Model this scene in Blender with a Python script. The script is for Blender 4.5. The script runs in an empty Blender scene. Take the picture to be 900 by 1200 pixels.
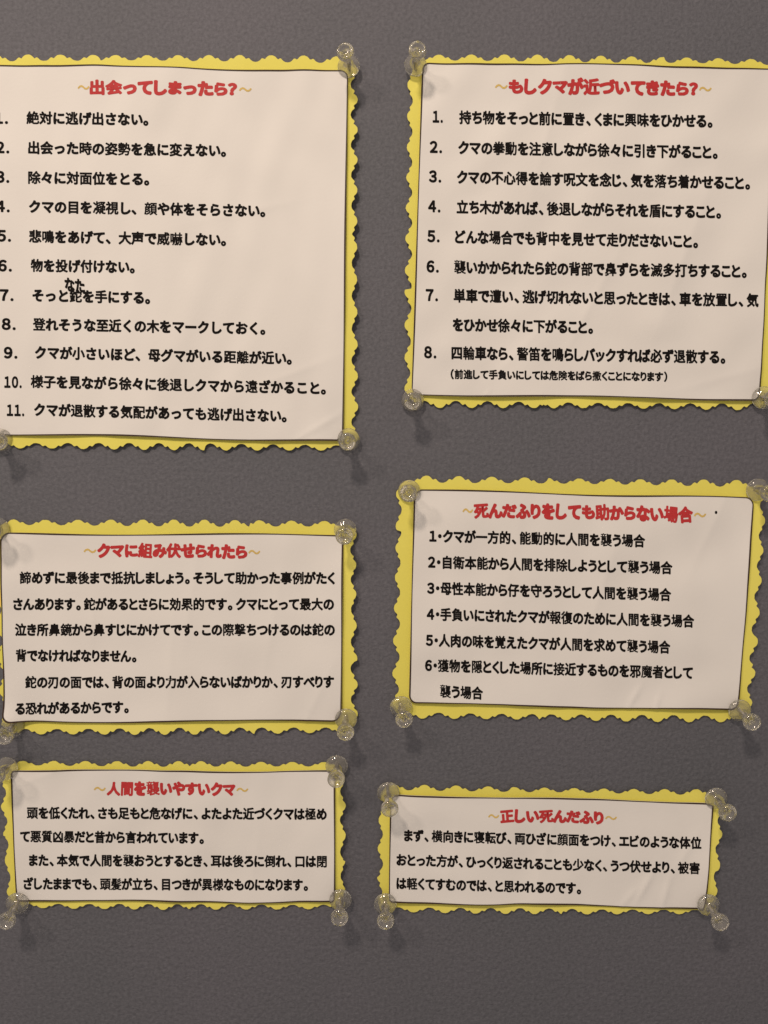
import bpy, math, random
import numpy as np
from mathutils import Vector, Matrix

S = bpy.context.scene
COL = S.collection
MM = 0.001

# ------------------------------------------------------------------ camera
F_PX, W_PX, H_PX, DIST = 901.0, 900.0, 1200.0, 0.3604   # 26 mm-equivalent phone lens, 36 cm from the wall
cd = bpy.data.cameras.new('camera')
cd.sensor_fit = 'HORIZONTAL'; cd.sensor_width = 36.0
cd.lens = 36.0 * F_PX / W_PX
cd.clip_start = 0.01; cd.clip_end = 20.0
cam = bpy.data.objects.new('camera', cd); COL.objects.link(cam)
cam.location = (0, -DIST, 0); cam.rotation_euler = (math.radians(90), 0, 0)
S.camera = cam

# ------------------------------------------------------------------ light
w = bpy.data.worlds.new('World'); S.world = w; w.use_nodes = True
bg = w.node_tree.nodes['Background']
bg.inputs['Color'].default_value = (1.0, 0.87, 0.77, 1); bg.inputs['Strength'].default_value = 0.37

def lamp(name, loc, target, power, size, color):
    l = bpy.data.lights.new(name, 'AREA'); l.shape = 'DISK'; l.size = size
    l.energy = power; l.color = color
    o = bpy.data.objects.new(name, l); COL.objects.link(o)
    o.location = loc
    o.rotation_euler = (Vector(target) - Vector(loc)).to_track_quat('-Z', 'Y').to_euler()
    return o
lamp('ceiling_spot', (-0.36, -1.06, 1.06), (-0.12, 0, 0.05), 12.2, 0.19, (1.0, 0.81, 0.64))
lamp('ceiling_spot', (-0.92, -1.05, 0.88), (-0.15, 0, 0.05), 4.8, 0.19, (1.0, 0.81, 0.65))

S.view_settings.view_transform = 'Standard'; S.view_settings.look = 'None'
S.view_settings.exposure = 0.0; S.view_settings.gamma = 1.0
S.render.engine = 'CYCLES'
S.cycles.max_bounces = 12; S.cycles.transparent_max_bounces = 16; S.cycles.transmission_bounces = 10
S.cycles.caustics_refractive = True; S.cycles.sample_clamp_indirect = 2.5; S.cycles.caustics_reflective = False

def wp(px, py, h=0.0):
    """point seen at photo pixel (px, py) on a plane h metres proud of the wall"""
    k = (DIST - h) / F_PX
    return np.array([(px - 450.0) * k, -h, (600.0 - py) * k])

# ------------------------------------------------------------------ materials
def mat(name):
    m = bpy.data.materials.new(name); m.use_nodes = True
    nt = m.node_tree
    return m, nt, nt.nodes, nt.links, nt.nodes['Principled BSDF']

def mk_wall():
    m, nt, N, L, b = mat('painted_wall')
    tc = N.new('ShaderNodeTexCoord')
    big = N.new('ShaderNodeTexNoise'); big.inputs['Scale'].default_value = 9; big.inputs['Detail'].default_value = 3
    fine = N.new('ShaderNodeTexNoise'); fine.inputs['Scale'].default_value = 640; fine.inputs['Detail'].default_value = 4; fine.inputs['Roughness'].default_value = 0.6
    L.new(tc.outputs['Object'], big.inputs['Vector']); L.new(tc.outputs['Object'], fine.inputs['Vector'])
    r = N.new('ShaderNodeValToRGB')
    r.color_ramp.elements[0].position = 0.35; r.color_ramp.elements[0].color = (0.117, 0.122, 0.143, 1)
    r.color_ramp.elements[1].position = 0.65; r.color_ramp.elements[1].color = (0.129, 0.130, 0.155, 1)
    L.new(big.outputs['Fac'], r.inputs['Fac'])
    r2 = N.new('ShaderNodeValToRGB')
    r2.color_ramp.elements[0].position = 0.30; r2.color_ramp.elements[0].color = (0.80, 0.80, 0.80, 1)
    r2.color_ramp.elements[1].position = 0.72; r2.color_ramp.elements[1].color = (1.20, 1.20, 1.19, 1)
    L.new(fine.outputs['Fac'], r2.inputs['Fac'])
    mx = N.new('ShaderNodeMix'); mx.data_type = 'RGBA'; mx.blend_type = 'MULTIPLY'; mx.inputs['Factor'].default_value = 1.0
    L.new(r.outputs['Color'], mx.inputs['A']); L.new(r2.outputs['Color'], mx.inputs['B'])
    L.new(mx.outputs['Result'], b.inputs['Base Color'])
    # sponge-like relief: irregular flat flecks
    mp = N.new('ShaderNodeMapping'); mp.inputs['Rotation'].default_value = (0, math.radians(22), 0); mp.inputs['Scale'].default_value = (1, 1, 1.25)
    L.new(tc.outputs['Object'], mp.inputs['Vector'])
    n2 = N.new('ShaderNodeTexNoise'); n2.inputs['Scale'].default_value = 480; n2.inputs['Detail'].default_value = 6
    n2.inputs['Roughness'].default_value = 0.55; n2.inputs['Distortion'].default_value = 0.6
    L.new(mp.outputs['Vector'], n2.inputs['Vector'])
    bp = N.new('ShaderNodeBump'); bp.inputs['Strength'].default_value = 0.65; bp.inputs['Distance'].default_value = 0.0007
    L.new(n2.outputs['Fac'], bp.inputs['Height']); L.new(bp.outputs['Normal'], b.inputs['Normal'])
    b.inputs['Roughness'].default_value = 0.75; b.inputs['Specular IOR Level'].default_value = 0.25
    return m

def mk_paper(name, col, col2, stain=None, rough=0.6, spec=0.25):
    m, nt, N, L, b = mat(name)
    tc = N.new('ShaderNodeTexCoord')
    n = N.new('ShaderNodeTexNoise'); n.inputs['Scale'].default_value = 22; n.inputs['Detail'].default_value = 4
    L.new(tc.outputs['Object'], n.inputs['Vector'])
    r = N.new('ShaderNodeValToRGB')
    r.color_ramp.elements[0].position = 0.35; r.color_ramp.elements[0].color = (*col2, 1)
    r.color_ramp.elements[1].position = 0.62; r.color_ramp.elements[1].color = (*col, 1)
    L.new(n.outputs['Fac'], r.inputs['Fac'])
    out = r.outputs['Color']
    for (p, rad, sc, amt) in (stain or []):
        v = N.new('ShaderNodeVectorMath'); v.operation = 'SUBTRACT'; v.inputs[1].default_value = p
        L.new(tc.outputs['Object'], v.inputs[0])
        wv = N.new('ShaderNodeTexNoise'); wv.inputs['Scale'].default_value = 160; L.new(tc.outputs['Object'], wv.inputs['Vector'])
        ln = N.new('ShaderNodeVectorMath'); ln.operation = 'LENGTH'
        s2 = N.new('ShaderNodeVectorMath'); s2.operation = 'MULTIPLY'; s2.inputs[1].default_value = (1.0, 0.0, 1.0 / sc)
        L.new(v.outputs[0], s2.inputs[0]); L.new(s2.outputs[0], ln.inputs[0])
        mr = N.new('ShaderNodeMapRange'); mr.inputs['From Min'].default_value = rad; mr.inputs['From Max'].default_value = rad * 0.1
        mr.interpolation_type = 'SMOOTHSTEP'; mr.inputs['To Max'].default_value = amt
        L.new(ln.outputs['Value'], mr.inputs['Value'])
        mm = N.new('ShaderNodeMath'); mm.operation = 'MULTIPLY'; L.new(mr.outputs['Result'], mm.inputs[0]); L.new(wv.outputs['Fac'], mm.inputs[1])
        mx = N.new('ShaderNodeMix'); mx.data_type = 'RGBA'; mx.inputs['B'].default_value = (0.50, 0.36, 0.20, 1)
        L.new(mm.outputs[0], mx.inputs['Factor']); L.new(out, mx.inputs['A']); out = mx.outputs['Result']
    L.new(out, b.inputs['Base Color'])
    n2 = N.new('ShaderNodeTexNoise'); n2.inputs['Scale'].default_value = 700; n2.inputs['Detail'].default_value = 3
    L.new(tc.outputs['Object'], n2.inputs['Vector'])
    bp = N.new('ShaderNodeBump'); bp.inputs['Strength'].default_value = 0.12; bp.inputs['Distance'].default_value = 0.0003
    L.new(n2.outputs['Fac'], bp.inputs['Height']); L.new(bp.outputs['Normal'], b.inputs['Normal'])
    b.inputs['Roughness'].default_value = rough; b.inputs['Specular IOR Level'].default_value = spec
    return m

def mk_ink(name, col, rough=0.55):
    m, nt, N, L, b = mat(name)
    tc = N.new('ShaderNodeTexCoord')
    n = N.new('ShaderNodeTexNoise'); n.inputs['Scale'].default_value = 500
    L.new(tc.outputs['Object'], n.inputs['Vector'])
    r = N.new('ShaderNodeValToRGB')
    r.color_ramp.elements[0].color = (*[c * 0.85 for c in col], 1); r.color_ramp.elements[1].color = (*[min(1, c * 1.15) for c in col], 1)
    L.new(n.outputs['Fac'], r.inputs['Fac']); L.new(r.outputs['Color'], b.inputs['Base Color'])
    b.inputs['Roughness'].default_value = rough; b.inputs['Specular IOR Level'].default_value = 0.15
    return m

def mk_plastic():
    m, nt, N, L, b = mat('clear_plastic')
    N.remove(b); out = N['Material Output']
    gl = N.new('ShaderNodeBsdfGlass'); gl.inputs['IOR'].default_value = 1.45; gl.inputs['Roughness'].default_value = 0.025
    tc = N.new('ShaderNodeTexCoord'); nz = N.new('ShaderNodeTexNoise'); nz.inputs['Scale'].default_value = 120
    r = N.new('ShaderNodeValToRGB'); r.color_ramp.elements[0].color = (0.97, 0.965, 0.94, 1); r.color_ramp.elements[1].color = (1, 0.995, 0.975, 1)
    L.new(tc.outputs['Object'], nz.inputs['Vector']); L.new(nz.outputs['Fac'], r.inputs['Fac']); L.new(r.outputs['Color'], gl.inputs['Color'])
    tr = N.new('ShaderNodeBsdfTransparent'); L.new(r.outputs['Color'], tr.inputs['Color'])
    lw = N.new('ShaderNodeLayerWeight'); lw.inputs['Blend'].default_value = 0.4
    mr = N.new('ShaderNodeMapRange'); mr.inputs['To Min'].default_value = 0.50; mr.inputs['To Max'].default_value = 0.97
    L.new(lw.outputs['Facing'], mr.inputs['Value'])
    m1 = N.new('ShaderNodeMixShader'); L.new(mr.outputs['Result'], m1.inputs['Fac']); L.new(tr.outputs[0], m1.inputs[1]); L.new(gl.outputs[0], m1.inputs[2])
    gs = N.new('ShaderNodeBsdfGlossy'); gs.inputs['Roughness'].default_value = 0.06
    m2 = N.new('ShaderNodeMixShader'); m2.inputs['Fac'].default_value = 0.05; L.new(m1.outputs[0], m2.inputs[1]); L.new(gs.outputs[0], m2.inputs[2])
    df = N.new('ShaderNodeBsdfDiffuse'); df.inputs['Color'].default_value = (0.78, 0.75, 0.68, 1)
    m3 = N.new('ShaderNodeMixShader'); m3.inputs['Fac'].default_value = 0.08
    L.new(m2.outputs[0], m3.inputs[1]); L.new(df.outputs[0], m3.inputs[2])
    L.new(m3.outputs[0], out.inputs['Surface'])
    return m

M_WALL = mk_wall()
M_YEL = mk_paper('yellow_card', (0.82, 0.76, 0.16), (0.79, 0.725, 0.135), rough=0.62, spec=0.2)
M_WHITE = mk_paper('white_paper', (0.795, 0.785, 0.775), (0.765, 0.755, 0.745),
                   stain=[(tuple(wp(112, 722)), 0.010, 1.6, 0.5), (tuple(wp(88, 362)), 0.006, 2.2, 0.45), (tuple(wp(700, 250)), 0.02, 1.2, 0.10)])
M_BLACK = mk_ink('black_ink', (0.006, 0.0045, 0.0045), 0.8)
M_RED = mk_ink('red_ink', (0.52, 0.042, 0.046))
M_GOLD = mk_ink('gold_ink', (0.68, 0.50, 0.16))
M_LINE = mk_ink('dark_border_ink', (0.050, 0.030, 0.022))
M_PLAST = mk_plastic()
def _metal():
    m, nt, N, L, b = mat('pin_steel')
    n = N.new('ShaderNodeTexNoise'); n.inputs['Scale'].default_value = 900
    r = N.new('ShaderNodeMapRange'); r.inputs['To Min'].default_value = 0.25; r.inputs['To Max'].default_value = 0.45
    L.new(n.outputs['Fac'], r.inputs['Value']); L.new(r.outputs['Result'], b.inputs['Roughness'])
    b.inputs['Metallic'].default_value = 1.0; b.inputs['Base Color'].default_value = (0.5, 0.48, 0.45, 1)
    return m
M_STEEL = _metal()

# ------------------------------------------------------------------ mesh helpers
def mesh_np(name, V, F4=None, F3=None, smooth=False):
    me = bpy.data.meshes.new(name)
    V = np.asarray(V, dtype=np.float32)
    loops, starts, tot = [], [], 0
    if F4 is not None and len(F4):
        loops.append(np.asarray(F4).ravel()); starts.append(np.arange(len(F4)) * 4); tot = len(F4) * 4
    if F3 is not None and len(F3):
        loops.append(np.asarray(F3).ravel()); starts.append(np.arange(len(F3)) * 3 + tot)
    loops = np.concatenate(loops).astype(np.int32); starts = np.concatenate(starts).astype(np.int32)
    me.vertices.add(len(V)); me.vertices.foreach_set('co', V.ravel())
    me.loops.add(len(loops)); me.loops.foreach_set('vertex_index', loops)
    me.polygons.add(len(starts)); me.polygons.foreach_set('loop_start', starts)
    if smooth: me.polygons.foreach_set('use_smooth', np.ones(len(starts), dtype=bool))
    me.update(calc_edges=True); me.validate()
    return me

def link(name, me, m, parent=None, loc=None):
    o = bpy.data.objects.new(name, me); COL.objects.link(o)
    if m is not None: me.materials.clear(); me.materials.append(m)
    if parent is not None:
        o.parent = parent
    if loc is not None: o.location = loc
    return o

def sheet_mesh(name, P, thick):
    """closed sheet from a grid P[row, col] of front points; back is 'thick' nearer the wall"""
    R, C, _ = P.shape
    back = P.copy(); back[..., 1] += thick
    V = np.concatenate([P.reshape(-1, 3), back.reshape(-1, 3)])
    idx = np.arange(R * C).reshape(R, C); n = R * C
    m = 2 * n
    a, b_, c, d = idx[:-1, :-1], idx[:-1, 1:], idx[1:, 1:], idx[1:, :-1]
    front = np.stack([a, d, c, b_], -1).reshape(-1, 4)
    bk = np.stack([a, b_, c, d], -1).reshape(-1, 4) + n
    ring = np.concatenate([idx[0, :], idx[1:, -1], idx[-1, -2::-1], idx[-2:0:-1, 0]])
    r2 = np.roll(ring, -1)
    k = len(ring); i = np.arange(k); j = (i + 1) % k        # the cut edge has vertices of its own, so it shades as a sharp edge
    V = np.concatenate([V, V[ring], V[ring + n]])
    side = np.stack([i, j, j + k, i + k], -1) + m
    return mesh_np(name, V, np.concatenate([front, bk, side]), smooth=False), len(front)

# ------------------------------------------------------------------ the wall
def build_wall():
    n = 2
    x0, x1, z0, z1, t = -1.2, 1.2, -1.4, 1.3, 0.03
    V = [(x0, 0, z0), (x1, 0, z0), (x1, 0, z1), (x0, 0, z1), (x0, t, z0), (x1, t, z0), (x1, t, z1), (x0, t, z1)]
    F = [(0, 1, 2, 3), (5, 4, 7, 6), (4, 0, 3, 7), (1, 5, 6, 2), (3, 2, 6, 7), (4, 5, 1, 0)]
    o = link('wall', mesh_np('wall', V, F), M_WALL)
    o['kind'] = 'structure'
build_wall()

# ------------------------------------------------------------------ scalloped edge profile
PU = np.array([0, .04, .08, .12, .155, .18, .20, .22, .25, .28, .30, .32, .35, .385, .42, .46, .5])
PV = np.array([1.0, .985, .93, .82, .66, .50, .39, .42, .53, .57, .55, .45, .27, .14, .06, .015, .0])
def scallop(t):
    u = np.abs((t % 1.0)); u = np.where(u > 0.5, 1 - u, u)
    return np.interp(u, PU, PV) - 0.5

# ------------------------------------------------------------------ glyphs
GL = {}
def glyph(ch, bold):
    """2-D outline of one character, thickened by 'bold' em all round; third column = tiny stacking depth"""
    key = (ch, bold)
    if key in GL: return GL[key]
    c = bpy.data.curves.new('glyph', 'FONT'); c.body = ch; c.resolution_u = 3 if bold > 0.05 else 2
    o = bpy.data.objects.new('glyph', c); COL.objects.link(o)
    dg = bpy.context.evaluated_depsgraph_get()
    me = bpy.data.meshes.new_from_object(o.evaluated_get(dg), depsgraph=dg)
    me.calc_loop_triangles()
    V = np.zeros(len(me.vertices) * 3); me.vertices.foreach_get('co', V); V = V.reshape(-1, 3)[:, :2]
    T = np.zeros(len(me.loop_triangles) * 3, dtype=np.int32); me.loop_triangles.foreach_get('vertices', T); T = T.reshape(-1, 3)
    bpy.data.objects.remove(o); bpy.data.curves.remove(c); bpy.data.meshes.remove(me)
    if ch == '襲':       # the font outline loses strokes at the upper left of this character: set them again
        cen = V[T].mean(1); T = T[~((cen[:, 0] < .51) & (cen[:, 1] > .60))]
        v2, t2 = glyph('立', 0.0); v2 = v2[:, :2]
        v2 = (v2 - v2.min(0)) / (v2.max(0) - v2.min(0)) * np.array([.47, .235]) + np.array([.03, .635])
        T = np.concatenate([T, t2 + len(V)]); V = np.concatenate([V, v2])
    D = np.zeros(len(V))
    if bold > 0:
        cnt = {}
        for t in T:
            for i in range(3):
                e = (int(t[i]), int(t[(i + 1) % 3])); k = (min(e), max(e))
                cnt.setdefault(k, []).append(int(t[(i + 2) % 3]))
        VV, TT, DD = [V], [T], [D]; n = len(V)
        rg = random.Random(ord(ch)); seen = set()
        for (i, j), opp in cnt.items():
            if len(opp) != 1: continue
            p, q = V[i], V[j]; d = q - p; L = math.hypot(*d)
            if L < 1e-6: continue
            nr = np.array([d[1], -d[0]]) / L
            if np.dot(V[opp[0]] - p, nr) > 0: nr = -nr
            VV.append(np.array([p, q, q + nr * bold, p + nr * bold])); TT.append(np.array([[0, 1, 2], [0, 2, 3]]) + n); DD.append(np.full(4, rg.uniform(.1, 1))); n += 4
            for v in (i, j):
                if v in seen: continue
                seen.add(v); a0 = rg.uniform(0, 1)
                hexa = [V[v] + bold * np.array([math.cos(a0 + math.pi * k / 3.5), math.sin(a0 + math.pi * k / 3.5)]) for k in range(7)]
                VV.append(np.array(hexa)); TT.append(np.array([[0, k, k + 1] for k in range(1, 6)]) + n); DD.append(np.full(7, rg.uniform(.1, 1))); n += 7
        V = np.concatenate(VV); T = np.concatenate(TT); D = np.concatenate(DD)
    GL[key] = (np.concatenate([V, D[:, None]], 1), T)
    return GL[key]

def is_kana(ch): return 0x3041 <= ord(ch) <= 0x30FF and ch not in '・ー'
PER = {}
def boldness(ch, k):
    if ch == '～': return 0.022
    if ch not in PER:      # length of the outline tells how crowded the strokes are
        V, T = glyph(ch, 0.0); cnt = {}
        for t in T:
            for i in range(3):
                e = (min(int(t[i]), int(t[(i + 1) % 3])), max(int(t[i]), int(t[(i + 1) % 3]))); cnt[e] = cnt.get(e, 0) + 1
        PER[ch] = sum(math.hypot(*(V[a, :2] - V[b, :2])) for (a, b), c in cnt.items() if c == 1)
    if is_kana(ch) or ord(ch) < 0x4E00 or ord(ch) > 0xFF00: return round(min(0.054, 0.47 / PER[ch]) * k, 4)
    return round(min(0.043, 0.35 / PER[ch]) * k, 4)

def layout(text, mode, k, slant=0.0, play=0):
    text = text.translate({ord('0') + i: 0xFF10 + i for i in range(10)})
    """glyph outlines laid side by side, in em; returns verts, tris, ink extent"""
    x = 0.0; VV, TT, nv = [], [], 0
    for ch in text:
        if ch in ' 　': x += 1.0 if ch == '　' else 0.4; continue
        V, T = glyph(ch, boldness(ch, k))
        V = V.copy(); lo, hi = V[:, 0].min(), V[:, 0].max(); wd = hi - lo
        if mode == 'M' and ord(ch) > 0x3000 and not ch.isdigit(): adv = 1.0; off = 0.0
        elif ch in '、。': adv = 0.72; off = -lo + 0.06
        elif ch in '・': adv = 0.44; off = -lo + (0.44 - wd) / 2
        elif ch in '（）': adv = 0.5; off = -lo + 0.08
        elif is_kana(ch):
            adv = min(0.96, wd + 0.07); off = -lo + (adv - wd) / 2
        elif ord(ch) < 0x3000 or ch.isdigit():
            adv = max(wd, .5 if ch.isdigit() else 0) + 0.12; off = -lo + (adv - wd) / 2
        else: adv = 1.01; off = 0.0
        V[:, 0] += x + off
        if play:            # poster lettering: each character a little turned, kana a little squat
            a = 0.09 * math.sin(len(VV) * 2.3 + ord(ch)); c0 = np.array([x + adv / 2, .38]); q = V[:, :2] - c0
            sy = 0.96 + 0.06 * math.sin(ord(ch) * 1.7)
            V[:, 0] = c0[0] + (q[:, 0] * math.cos(a) - q[:, 1] * math.sin(a)); V[:, 1] = c0[1] + (q[:, 0] * math.sin(a) + q[:, 1] * math.cos(a)) * sy
        VV.append(V); TT.append(T + nv); nv += len(V); x += adv
    V = np.concatenate(VV); T = np.concatenate(TT)
    V[:, 1] -= 0.38
    V[:, 0] += V[:, 1] * slant
    return V, T

# ------------------------------------------------------------------ a note (yellow card + white sheet + print)
class Note:
    def __init__(s, label, yel, wht, seed, lift, bumps=(), creases=(), rough=1.0):
        s.yq, s.wq, s.seed, s.lift, s.bumps, s.creases = yel, wht, seed, lift, bumps, creases
        s.rng = np.random.RandomState(seed)
        s.waves = []
        for i in range(5):      # long soft waves in the card
            lam = s.rng.uniform(45, 110) * MM; a = s.rng.uniform(-0.5, 0.5)
            s.waves.append((2 * math.pi / lam * math.cos(a), 2 * math.pi / lam * math.sin(a), s.rng.uniform(0, 6.28), s.rng.uniform(.08, .20) * MM))
        s.ww = []
        for i in range(11):      # cockle of the white sheet, mostly upright ripples
            lam = s.rng.uniform(13, 48) * MM; a = s.rng.normal(0, 0.45)
            if s.rng.rand() < 0.25: a += math.pi / 2
            s.ww.append((2 * math.pi / lam * math.cos(a), 2 * math.pi / lam * math.sin(a), s.rng.uniform(0, 6.28), 2.9 * rough * s.rng.uniform(.020, .050) * MM * (lam / (30 * MM)) ** 1.2, s.rng.uniform(0, 6.28), 2 * math.pi / (s.rng.uniform(60, 140) * MM)))
        r = bpy.data.objects.new('pinned_note', None); COL.objects.link(r)
        c = sum(wp(*p) for p in yel) / 4
        s.origin = np.array([c[0], 0.0, c[2]]); r.location = s.origin
        r['label'] = label; r['category'] = 'note'; r['group'] = 'yellow edged notes pinned to the wall'
        r.empty_display_size = 0.02
        s.root = r
        s.frame()

    def frame(s):
        s.ya = [wp(*p, 0.001) for p in s.yq]     # TL TR BR BL
        tl, tr, br, bl = s.ya
        s.u_ax = ((tr - tl) + (br - bl)) / 2; s.v_ax = ((bl - tl) + (br - tr)) / 2
        s.o = (tl + tr + br + bl) / 4 - s.u_ax / 2 - s.v_ax / 2
        A = np.array([[s.u_ax[0], s.v_ax[0]], [s.u_ax[2], s.v_ax[2]]]); s.Ai = np.linalg.inv(A)

    def uv(s, X, Z):
        dx = X - s.o[0]; dz = Z - s.o[2]
        return s.Ai[0, 0] * dx + s.Ai[0, 1] * dz, s.Ai[1, 0] * dx + s.Ai[1, 1] * dz

    def h_card(s, X, Z):
        u, v = s.uv(X, Z); u = np.clip(u, 0, 1); v = np.clip(v, 0, 1)
        h = np.full_like(X, 0.55 * MM)
        pin = (np.sin(math.pi * u) ** 2 + np.sin(math.pi * v) ** 2) / 2
        for kx, kz, ph, a in s.waves: h += a * (0.5 + 0.5 * np.sin(kx * X + kz * Z + ph)) * (0.2 + pin)
        L, R, T, B = s.lift
        env = lambda t: np.clip(1 - (2 * t - 1) ** 4, 0, 1)
        h += MM * (R * env(v) * np.clip((u - .72) / .28, 0, 1) ** 2 + L * env(v) * np.clip((.28 - u) / .28, 0, 1) ** 2
                   + B * env(u) * np.clip((v - .75) / .25, 0, 1) ** 2 + T * env(u) * np.clip((.25 - v) / .25, 0, 1) ** 2)
        return h

    def h_white(s, X, Z):
        h = s.h_card(X, Z) + 0.42 * MM
        for kx, kz, ph, a, ph2, kk in s.ww:
            h += a * (1 + np.sin(kx * X + kz * Z + ph + 0.8 * np.sin(kk * Z + ph2))) * (0.65 + 0.35 * np.sin(kk * X * 0.7 + ph2))
        for (px, py, r, hh) in s.bumps:
            c = wp(px, py); h += hh * MM * np.exp(-((X - c[0]) ** 2 + (Z - c[2]) ** 2) / (r * MM) ** 2)
        for (px, py, ang, ln, wd, hh) in s.creases:    # sharp folds
            c = wp(px, py); ca, sa = math.cos(math.radians(ang)), math.sin(math.radians(ang))
            t = (X - c[0]) * ca + (Z - c[2]) * sa; d = -(X - c[0]) * sa + (Z - c[2]) * ca
            h += 1.5 * hh * MM * np.exp(-np.abs(d) / (wd * MM)) * np.exp(-(t / (ln * MM)) ** 2)
        return h

    def card(s, period=14.6, amp=2.9, tips=()):
        tl, tr, br, bl = s.ya
        W = (np.linalg.norm(tr - tl) + np.linalg.norm(br - bl)) / 2 / MM; H = (np.linalg.norm(bl - tl) + np.linalg.norm(br - tr)) / 2 / MM
        C = int(W / 0.60); R = int(H / 0.60)
        u = np.linspace(0, 1, C + 1)[None, :, None]; v = np.linspace(0, 1, R + 1)[:, None, None]
        P = (1 - u) * (1 - v) * tl + u * (1 - v) * tr + u * v * br + (1 - u) * v * bl
        ud = s.u_ax / np.linalg.norm(s.u_ax); vd = s.v_ax / np.linalg.norm(s.v_ax)
        sc = np.array([-1, 1, -1, 1])
        uu, vv = u[0, :, 0], v[:, 0, 0]
        def prof(t, Lmm, k):
            ph = s.rng.uniform(0, 1)
            jt = s.rng.uniform(.2, .8); ph = ph + np.where(t > jt, s.rng.uniform(.12, .35), 0)      # the edge punch was set down out of step here
            am = amp * (1 + 0.13 * np.sin(t * 7 + s.rng.uniform(0, 6)) + s.rng.normal(0, .035, len(t)))
            return am * MM * scallop(t * Lmm / period + ph + 0.05 * np.sin(t * 9 + k))
        def corner(a, t, Lmm):   # most cuts round the corner off
            for end, d in ((0, t * Lmm), (1, (1 - t) * Lmm)): a = a + (-0.75 * amp * MM - a) * np.exp(-(d / 3.5) ** 2)
            return a
        prof_ = prof
        def prof(t, Lmm, k):
            a = prof_(t, Lmm, k); return a if k in tips else corner(a, t, Lmm)
        top = prof(uu, W, 1); bot = prof(uu, W, 2); lef = prof(vv, H, 3); rig = prof(vv, H, 4)
        K = 4
        def blend(n, i): return np.clip(1 - i / K, 0, 1)
        iv = np.arange(R + 1); iu = np.arange(C + 1)
        P -= (blend(R, iv)[:, None] * top[None, :])[..., None] * vd
        P += (blend(R, R - iv)[:, None] * bot[None, :])[..., None] * vd
        P -= (blend(C, iu)[None, :] * lef[:, None])[..., None] * ud
        P += (blend(C, C - iu)[None, :] * rig[:, None])[..., None] * ud
        P[..., 1] = -s.h_card(P[..., 0], P[..., 2])
        me, nf = sheet_mesh('backing_card', P - s.origin, 0.20 * MM)
        s.smooth(me, nf)
        return link('backing_card', me, M_YEL, s.root)

    def smooth(s, me, nf):
        a = np.zeros(len(me.polygons), dtype=bool); a[:nf] = True
        me.polygons.foreach_set('use_smooth', a); me.update()

    def rowcol(s, rad):
        a, b, c, d = [wp(*p, 0.0015) for p in s.wq]
        W = np.linalg.norm(b - a) / MM; H = np.linalg.norm(d - a) / MM
        th = np.linspace(0, math.pi / 2, 9)
        yy = rad * (1 - np.cos(th)); inset = rad * (1 - np.sin(th))
        rows = np.concatenate([yy, np.linspace(rad, H - rad, int((H - 2 * rad) / 1.1))[1:-1], H - yy[::-1]])
        ins = np.concatenate([inset, np.zeros(len(rows) - 18), inset[::-1]])
        return a, b, c, d, W, H, rows, ins

    def sheet(s, rad=4.0):
        a, b, c, d, W, H, rows, ins = s.rowcol(rad)
        C = int(W / 1.1)
        v = (rows / H)[:, None]; t = np.linspace(0, 1, C + 1)[None, :]
        u = (ins / W)[:, None] + t * (1 - 2 * ins / W)[:, None]
        v = v + 0 * u
        u_, v_ = u[..., None], v[..., None]
        P = (1 - u_) * (1 - v_) * a + u_ * (1 - v_) * b + u_ * v_ * c + (1 - u_) * v_ * d
        # hand-cut edges are not quite straight
        k = np.clip(np.abs(v - .5) * 2, 0, 1) ** 8
        P[..., 2] += 0.45 * MM * k * np.sin(u * 9 + s.seed)
        P[..., 1] = -s.h_white(P[..., 0], P[..., 2])
        me, nf = sheet_mesh('text_sheet', P - s.origin, 0.2 * MM)
        s.smooth(me, nf)
        s.white = link('text_sheet', me, M_WHITE, s.root)
        # printed outline that follows the edge
        ring = np.concatenate([P[0, :], P[1:, -1], P[-1, -2::-1], P[-2:0:-1, 0]])
        tan = np.roll(ring, -1, 0) - np.roll(ring, 1, 0); tan[:, 1] = 0
        tan /= np.linalg.norm(tan, axis=1)[:, None] + 1e-12
        nrm = np.stack([tan[:, 2], np.zeros(len(tan)), -tan[:, 0]], 1)
        cen = ring.mean(0); sg = np.sign(((cen - ring) * nrm).sum(1)); sgn = 1 if sg.sum() > 0 else -1
        wid = 0.60 * MM * (1 + .25 * np.sin(np.linspace(0, 40, len(ring))))
        inner = ring + nrm * sgn * wid[:, None]; outer = ring + nrm * sgn * 0.02 * MM
        for A in (inner, outer): A[:, 1] = -s.h_white(A[:, 0], A[:, 2]) - 0.12 * MM
        n = len(ring); i = np.arange(n); j = (i + 1) % n
        V = np.concatenate([outer, inner]); F = np.stack([i, j, j + n, i + n], -1)
        link('printed_outline', mesh_np('printed_outline', V - s.origin, F), M_LINE, s.white)

    def line(s, text, x0, y0, x1, y1, size, mode='P', m=None, name='text_line', k=1.0, slant=0.0, sag=0.0, fit=True, play=0):
        V, T = layout(text, mode, k, slant, play)
        lo, hi = V[:, 0].min(), V[:, 0].max()
        f = (V[:, 0] - lo) / (hi - lo)
        px = x0 + f * (x1 - x0) if fit else x0 + V[:, 0] * size
        py = y0 + f * (y1 - y0) + sag * 4 * f * (1 - f) - V[:, 1] * size
        X = (px - 450) * DIST / F_PX; Z = (600 - py) * DIST / F_PX
        for _ in range(2):
            h = s.h_white(X, Z); q = (DIST - h) / F_PX
            X = (px - 450) * q; Z = (600 - py) * q
        Y = -s.h_white(X, Z) - 0.06 * MM - V[:, 2] * 0.02 * MM
        P = np.stack([X, Y, Z], 1) - s.origin
        me = mesh_np(name, P, None, T)
        return link(name, me, m or M_BLACK, s.white)

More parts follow.
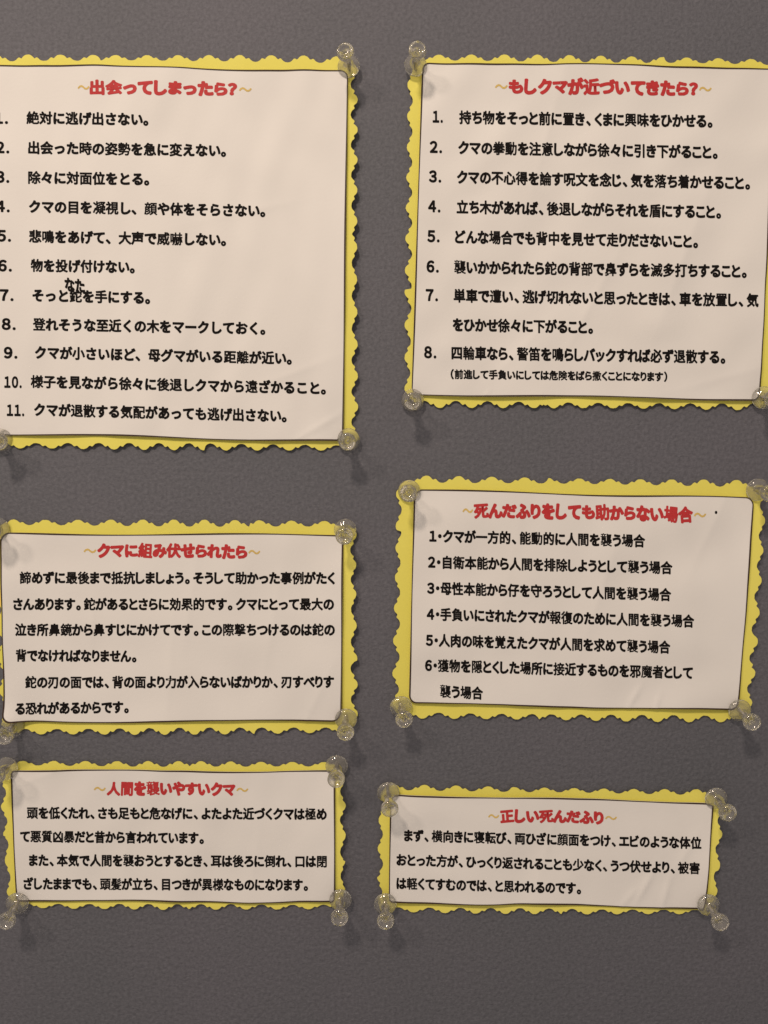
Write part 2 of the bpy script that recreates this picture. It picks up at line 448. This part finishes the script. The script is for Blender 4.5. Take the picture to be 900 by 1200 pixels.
    def title(s, text, xa, xb, x0, x1, xc, xd, y0, y1, size):
        s.line(text, x0, y0, x1, y1, size, 'P', M_RED, 'title_text', 1.35, 0.0, sag=-1.0, play=1)
        s.line('～', xa, y0, xb, y0, size * .95, 'P', M_GOLD, 'title_flourish', 1)
        s.line('～', xc, y1, xd, y1, size * .95, 'P', M_GOLD, 'title_flourish', 1)

# ---- upper left: eleven items
n1 = Note('tall yellow-edged note with eleven numbered items under a red title, the upper left note',
          [(-28, 68), (415, 70), (416, 525), (-14, 522)], [(-18, 76), (408, 84.5), (402.5, 518), (-6, 509)], 11,
          (0.6, 2.4, 1.0, 0.8), bumps=[(330, 480, 14, .5), (90, 350, 8, .35)],
          creases=[(90, 375, 88, 18, 1.5, .16), (375, 500, 30, 14, 1.5, .3), (290, 250, 12, 20, 2, .15), (340, 440, 20, 20, 3, .25)])
n1.card(); n1.sheet(3.2)
n1.title('出会ってしまったら？', 91, 105, 105, 278, 280, 295, 102.5, 105, 18.2)
R1 = [('絶対に逃げ出さない。', 31, 138, 174, 140), ('出会った時の姿勢を急に変えない。', 33, 173, 265, 176.5),
      ('除々に対面位をとる。', 33, 208, 175, 210), ('クマの目を凝視し、顔や体をそらさない。', 34, 242, 311, 247),
      ('悲鳴をあげて、大声で威嚇しない。', 34, 277, 265, 281), ('物を投げ付けない。', 36, 311, 158, 313),
      ('そっと鉈を手にする。', 38, 346, 176, 349), ('登れそうな至近くの木をマークしておく。', 38.5, 380, 311, 385),
      ('クマが小さいほど、母グマがいる距離が近い。', 41, 413, 342, 420), ('様子を見ながら徐々に後退しクマから遠ざかること。', 36, 447, 382, 455),
      ('クマが退散する気配があっても逃げ出さない。', 40, 480, 336, 487.5)]
for t, a, b, c, d in R1: n1.line(t, a, b, c, d, 15.6, 'M')
for t, a, e, b in [('1.', -7, 9.5, 138), ('2.', -5, 11, 172.5), ('3.', -5, 11, 207), ('4.', -5, 11.5, 241.5), ('5.', -3.5, 13, 276), ('6.', -2.5, 14, 311),
                ('7.', -.5, 16, 345.5), ('8.', 2, 18.5, 379.5), ('9.', 4.5, 20.5, 413), ('10.', 5, 25.5, 447.5), ('11.', 8, 28.5, 480.5)]:
    n1.line(t, a, b, e, b + .3, 16.5, 'P', name='item_number', k=.95)
n1.line('なた', 75.5, 333, 100, 335.5, 17, 'P', name='handwritten_text', k=1.05, slant=-.12)

# ---- upper right: eight items
n2 = Note('yellow-edged note with eight numbered items and a small bracketed last line under a red title',
          [(481, 67), (922, 73), (902, 477), (477, 473.5)], [(494.5, 74.5), (908, 81), (889.5, 469.5), (482, 463)], 22,
          (1.6, 1.0, 0.8, 0.7), bumps=[(700, 230, 24, .7), (560, 250, 18, .4)],
          creases=[(690, 360, 62, 26, 4, .35), (640, 160, 75, 30, 5, .3), (600, 420, 45, 22, 3, .22), (800, 300, 70, 34, 5, .35), (840, 445, 15, 20, 3, .2), (570, 462, 60, 3, .6, .2)], rough=1.35)
n2.card(); n2.sheet(3.2)
n2.title('もしクマが近づいてきたら？', 580, 595, 596, 818, 819, 834, 101.5, 104.5, 19)
R2 = [('1.', '持ち物をそっと前に置き、くまに興味をひかせる。', 538, 137.5, 835, 142), ('2.', 'クマの拳動を注意しながら徐々に引き下がること。', 537, 173, 841, 178.5),
      ('3.', 'クマの不心得を論す呪文を念じ、気を落ち着かせること。', 535.5, 207.5, 879, 214.5), ('4.', '立ち木があれば、後退しながらそれを盾にすること。', 535, 242.5, 845, 248.5),
      ('5.', 'どんな場合でも背中を見せて走りださないこと。', 533, 277.5, 818, 283), ('6.', '襲いかかられたら鉈の背部で鼻ずらを滅多打ちすること。', 532, 313, 875, 318),
      ('7.', '単車で遭い、逃げ切れないと思ったときは、車を放置し、気', 531.5, 346.5, 889, 352), ('', 'をひかせ徐々に下がること。', 530.5, 380.5, 695, 383.5),
      ('8.', '四輪車なら、警笛を鳴らしバックすれば必ず退散する。', 529, 413.5, 850, 418.5)]
for i, (nm, t, a, b, c, d) in enumerate(R2):
    n2.line(t, a, b, c, d, 16.4, 'P')
    if nm:
        xx = 504.5 - i * 0.95 + (2.5 if i == 0 else 0)
        n2.line(nm, xx, b - 1.0, 519 - i * 0.95, b - .7, 17.0, 'P', name='item_number', k=.95)
n2.line('（前進して手負いにしては危険をばら撒くことになります）', 528, 438.5, 782, 441.5, 11.6, 'P', k=1.05)

def smudge(note, spots, seed, name='ink_smudge'):
    rg = random.Random(seed); V, T = [], []
    for cx, cy, sx, sy, n in spots:
        for _ in range(n):
            x, y = rg.gauss(cx, sx), rg.gauss(cy, sy); r = rg.uniform(.18, .62); st = rg.uniform(1, 2.4); b = len(V)
            for k in range(7):
                a = k / 7 * 6.283; V.append((x + r * math.cos(a) * rg.uniform(.6, 1.2), y + r * st * math.sin(a) * rg.uniform(.6, 1.2)))
            T += [(b, b + k, b + k + 1) for k in range(1, 6)]
    V = np.array(V); X = (V[:, 0] - 450) * DIST / F_PX; Z = (600 - V[:, 1]) * DIST / F_PX
    h = note.h_white(X, Z); q = (DIST - h) / F_PX; X = (V[:, 0] - 450) * q; Z = (600 - V[:, 1]) * q
    Y = -note.h_white(X, Z) - np.array([0.085 + .0005 * i for i in range(len(V) // 7)]).repeat(7) * MM
    link(name, mesh_np(name, np.stack([X, Y, Z], 1) - note.origin, None, T), M_BLACK, note.white)
smudge(n2, [(625, 343, 2.5, 1.5, 8), (624, 349, 4, 3, 10), (667, 355, 1.5, 3, 6), (588, 349, 3, 3, 8), (656, 349, 6, 3, 14)], 3)
# ---- middle left
n3 = Note('yellow-edged note with six lines of unnumbered text under a red title',
          [(-7, 612), (414, 614), (415.5, 855.5), (5, 857.5)], [(0.5, 625), (402.5, 626), (400.5, 844), (6.5, 846.5)], 33,
          (0.5, 2.2, 0.5, 0.8), bumps=[(9, 852, 8, 3.9), (330, 632, 16, .6), (150, 720, 18, .45)],
          creases=[(225, 700, 82, 24, 4, .3), (200, 790, 86, 24, 3, .25), (320, 730, 80, 28, 4, .25), (110, 735, 85, 14, 2, .2), (370, 820, 65, 16, 3, .3)])
n3.card(tips=(4,)); n3.sheet(4.4)
n3.title('クマに組み伏せられたら', 98, 113, 114, 290, 291, 305, 645.5, 647, 18)
R3 = [('諦めずに最後まで抵抗しましょう。そうして助かった事例がたく', 23, 677, 392.5, 677.5), ('さんあります。鉈があるとさらに効果的です。クマにとって最大の', 15.5, 708, 391.5, 708),
      ('泣き所鼻鏡から鼻すじにかけてです。この際撃ちつけるのは鉈の', 17.5, 738, 392.5, 738), ('背でなければなりません。', 18.5, 768, 160, 769),
      ('鉈の刃の面では、背の面より力が入らないばかりか、刃すべりす', 29.5, 799.5, 391.5, 799), ('る恐れがあるからです。', 18, 830.5, 151, 828.5)]
for t, a, b, c, d in R3: n3.line(t, a, b, c, d, 15.0, 'P')

# ---- middle right
n4 = Note('yellow-edged note with six numbered items under a long red title, tilted slightly clockwise',
          [(468, 561), (895, 567), (876, 843), (463, 838)], [(485, 573.5), (882.5, 583.5), (864, 832.5), (479, 824)], 44,
          (0.8, 1.8, 0.5, 0.6), bumps=[(640, 740, 22, .4)],
          creases=[(742, 815, 60, 6, 1.0, .45), (768, 822, 70, 5, .8, .3), (700, 700, 72, 26, 5, .3), (830, 620, 65, 20, 4, .3), (600, 650, 78, 30, 5, .2), (690, 576, 10, 4, .7, .2)], rough=1.2)
n4.card(); n4.sheet(3.8)
n4.title('死んだふりをしても助からない場合', 542, 554.5, 555, 812, 813, 827.5, 598.5, 603.5, 19)
R4 = [('1・クマが一方的、能動的に人間を襲う場合', 503, 628, 756, 634), ('2・自衛本能から人間を排除しようとして襲う場合', 501.5, 658.5, 788, 665.5),
      ('3・母性本能から仔を守ろうとして人間を襲う場合', 500.5, 689, 786.5, 697), ('4・手負いにされたクマが報復のために人間を襲う場合', 500, 719.5, 813.5, 728),
      ('5・人肉の味を覚えたクマが人間を求めて襲う場合', 499, 750, 785.5, 758.5), ('6・獲物を隠とくした場所に接近するものを邪魔者として', 498, 779.5, 812, 788.5), ('襲う場合', 515.5, 810, 566, 812.5)]
for t, a, b, c, d in R4: n4.line(t, a, b, c, d, 15.6, 'P')
n4.line('・', 837.6, 600.5, 840.6, 600.5, 12, 'P', name='ink_dot')

# ---- lower left
n5 = Note('wide yellow-edged note with four lines of text under a red title, in the lower left',
          [(2, 894.5), (402, 896), (402, 1063), (11.5, 1061.5)], [(12.5, 901.5), (393, 903), (393, 1057), (19.5, 1055)], 55,
          (0.5, 2.2, 0.4, 0.6), bumps=[(200, 900, 18, .4)],
          creases=[(150, 990, 84, 20, 4, .25), (300, 1000, 82, 18, 3, .2), (60, 905, 20, 12, 2, .2)])
n5.card(14.2, 2.4); n5.sheet(1.6)
n5.title('人間を襲いやすいクマ', 110, 124, 125, 276, 277, 291, 924.5, 925.5, 17)
R5 = [('頭を低くたれ、さも足もと危なげに、よたよた近づくクマは極め', 31.5, 952.5, 383, 954), ('て悪質凶暴だと昔から言われています。', 23.5, 980, 239, 982),
      ('また、本気で人間を襲おうとするとき、耳は後ろに倒れ、口は閉', 34, 1008, 383, 1009.5), ('ざしたままでも、頭髪が立ち、目つきが異様なものになります。', 27.5, 1035.5, 361, 1037)]
for t, a, b, c, d in R5: n5.line(t, a, b, c, d, 14.6, 'P')

# ---- lower right
n6 = Note('wide yellow-edged note with three lines of text under a short red title, lower right',
          [(447, 922.5), (845, 929), (835, 1069), (444.5, 1066)], [(457, 930), (835, 939.5), (825.5, 1064), (455.5, 1056)], 66,
          (0.8, 1.6, 0.5, 0.6), bumps=[(610, 936, 16, .5), (560, 1050, 20, .4)],
          creases=[(755, 1035, 62, 9, 1.6, .6), (778, 1045, 75, 7, 1.2, .45), (735, 1050, 50, 6, 1.2, .35), (640, 990, 75, 18, 3, .25), (530, 1000, 80, 16, 3, .2), (800, 1000, 60, 12, 2, .3)], rough=1.25)
n6.card(14.2, 2.4); n6.sheet(1.3)
n6.title('正しい死んだふり', 572, 585, 586, 707.5, 709, 723, 956.5, 958.5, 16.5)
R6 = [('まず、横向きに寝転び、両ひざに顔面をつけ、エビのような体位', 473.5, 979, 822, 988), ('おとった方が、ひっくり返されることも少なく、うつ伏せより、被害', 464.5, 1007.5, 820, 1017.5),
      ('は軽くてすむのでは、と思われるのです。', 464.5, 1035, 681, 1041)]
for t, a, b, c, d in R6: n6.line(t, a, b, c, d, 14.6, 'P')

# ------------------------------------------------------------------ push pins
def lathe(prof, n):
    V, F = [], []
    rings = []
    for r, z in prof:
        if r < 1e-6: rings.append([len(V)]); V.append((0, 0, z * MM))
        else:
            rings.append(list(range(len(V), len(V) + n)))
            V += [(r * MM * math.cos(2 * math.pi * i / n), r * MM * math.sin(2 * math.pi * i / n), z * MM) for i in range(n)]
    for a, b in zip(rings, rings[1:]):
        for i in range(n):
            j = (i + 1) % n
            if len(a) == 1: F.append((a[0], b[i], b[j]))
            elif len(b) == 1: F.append((a[i], b[0], a[j]))
            else: F.append((a[i], b[i], b[j], a[j]))
    return V, F
def lathe_mesh(name, prof, n):
    V, F = lathe(prof, n)
    me = bpy.data.meshes.new(name); me.from_pydata(V, [], [f[::-1] for f in F]); me.polygons.foreach_set('use_smooth', [True] * len(F)); me.update()
    return me
BODY = [(0, 0), (3.9, 0), (4.45, .15), (4.8, .55), (4.85, .95), (4.6, 1.45), (3.9, 2.05), (3.0, 2.6), (2.3, 3.1), (1.9, 3.8), (1.75, 4.8), (1.75, 6), (1.85, 7.4), (2.05, 8.8),
        (2.35, 9.9), (2.85, 10.7), (3.4, 11.3), (3.68, 12.0), (3.7, 12.7), (3.45, 13.3), (3.0, 13.6), (2.5, 13.6), (2.1, 13.2), (1.6, 12.6), (0.9, 12.3), (0, 12.2)]
NEEDLE = [(0, -5), (.28, -4.2), (.55, -2.6), (.58, 0), (.58, 5.6), (.4, 6.0), (0, 6.1)]
me_body = lathe_mesh('plastic_body', BODY, 48); me_needle = lathe_mesh('needle', NEEDLE, 16)
PINS = [
 (n1, 408.5, 77.5, 404.8, 62, 'upper right corner of the eleven-item note'),
 (n1, 408.5, 515, 407, 517.5, 'lower right corner of the eleven-item note'),
 (n1, 0.5, 515.5, -2, 517.5, 'lower left corner of the eleven-item note'),
 (n2, 487, 76, 489, 60, 'upper left corner of the eight-item note'),
 (n2, 483.5, 469, 483.8, 470, 'lower left corner of the eight-item note'),
 (n2, 895, 466, 906, 467, 'lower right corner of the eight-item note'),
 (n3, 404.5, 621, 403.5, 628, 'upper right corner of the six-line note'),
 (n3, -3, 620, -10, 622, 'upper left corner of the six-line note'),
 (n3, 405.5, 843, 404.8, 857.5, 'lower right corner of the six-line note'),
 (n3, 15, 850.5, 5.8, 862, 'lower left corner of six-line note, half under paper'),
 (n4, 479.5, 575.5, 478.8, 578, 'upper left corner of the six-item note'),
 (n4, 888, 574, 901.5, 578, 'upper right corner of the six-item note'),
 (n4, 470, 828.5, 473.5, 842.5, 'lower left corner of the six-item note'),
 (n4, 867, 832.5, 880.5, 845.5, 'lower right corner of the six-item note'),
 (n5, 7, 901, -4, 909, 'upper left corner of the four-line note'),
 (n5, 394.5, 898, 394, 912.5, 'upper right corner of the four-line note'),
 (n5, 20, 1059, 8.5, 1078, 'lower left corner of the four-line note'),
 (n5, 399, 1055, 398, 1074, 'lower right corner of the four-line note'),
 (n6, 455, 929, 456.6, 947, 'upper left corner of the three-line note'),
 (n6, 839.5, 936, 852, 951.5, 'upper right corner of the three-line note'),
 (n6, 451.5, 1060, 452, 1078, 'lower left corner of the three-line note'),
 (n6, 830.5, 1061, 843, 1079.5, 'lower right corner of the three-line note'),
]
rnd = random.Random(5)
for note, fx, fy, hx, hy, where in PINS:
    c = wp(fx, fy, 0.002)
    X, Z = np.array([c[0]]), np.array([c[2]])
    hb = float(note.h_white(X, Z)[0]) + 0.12 * MM
    if 'half under' in where: hb = float(note.h_card(X, Z)[0]) + 0.1 * MM
    f = Vector(wp(fx, fy, hb + 1.2 * MM)); h = Vector(wp(hx, hy, hb + 12.6 * MM))
    ax = (h - f).normalized()
    rest = Vector((0, -1, 0))
    q = Vector((0, 0, 1)).rotation_difference(ax)
    t = bpy.data.objects.new('push_pin', None); COL.objects.link(t); t.empty_display_size = 0.005
    base = f - ax * 1.2 * MM
    t.location = base; t.rotation_mode = 'QUATERNION'
    t.rotation_quaternion = q; t.scale = (1.07,) * 3
    t['label'] = 'clear plastic push pin at the ' + where
    t['category'] = 'push pin'; t['group'] = 'clear push pins holding the notes'
    link('plastic_body', me_body, None, t); link('needle', me_needle, None, t)
me_body.materials.append(M_PLAST); me_needle.materials.append(M_STEEL)
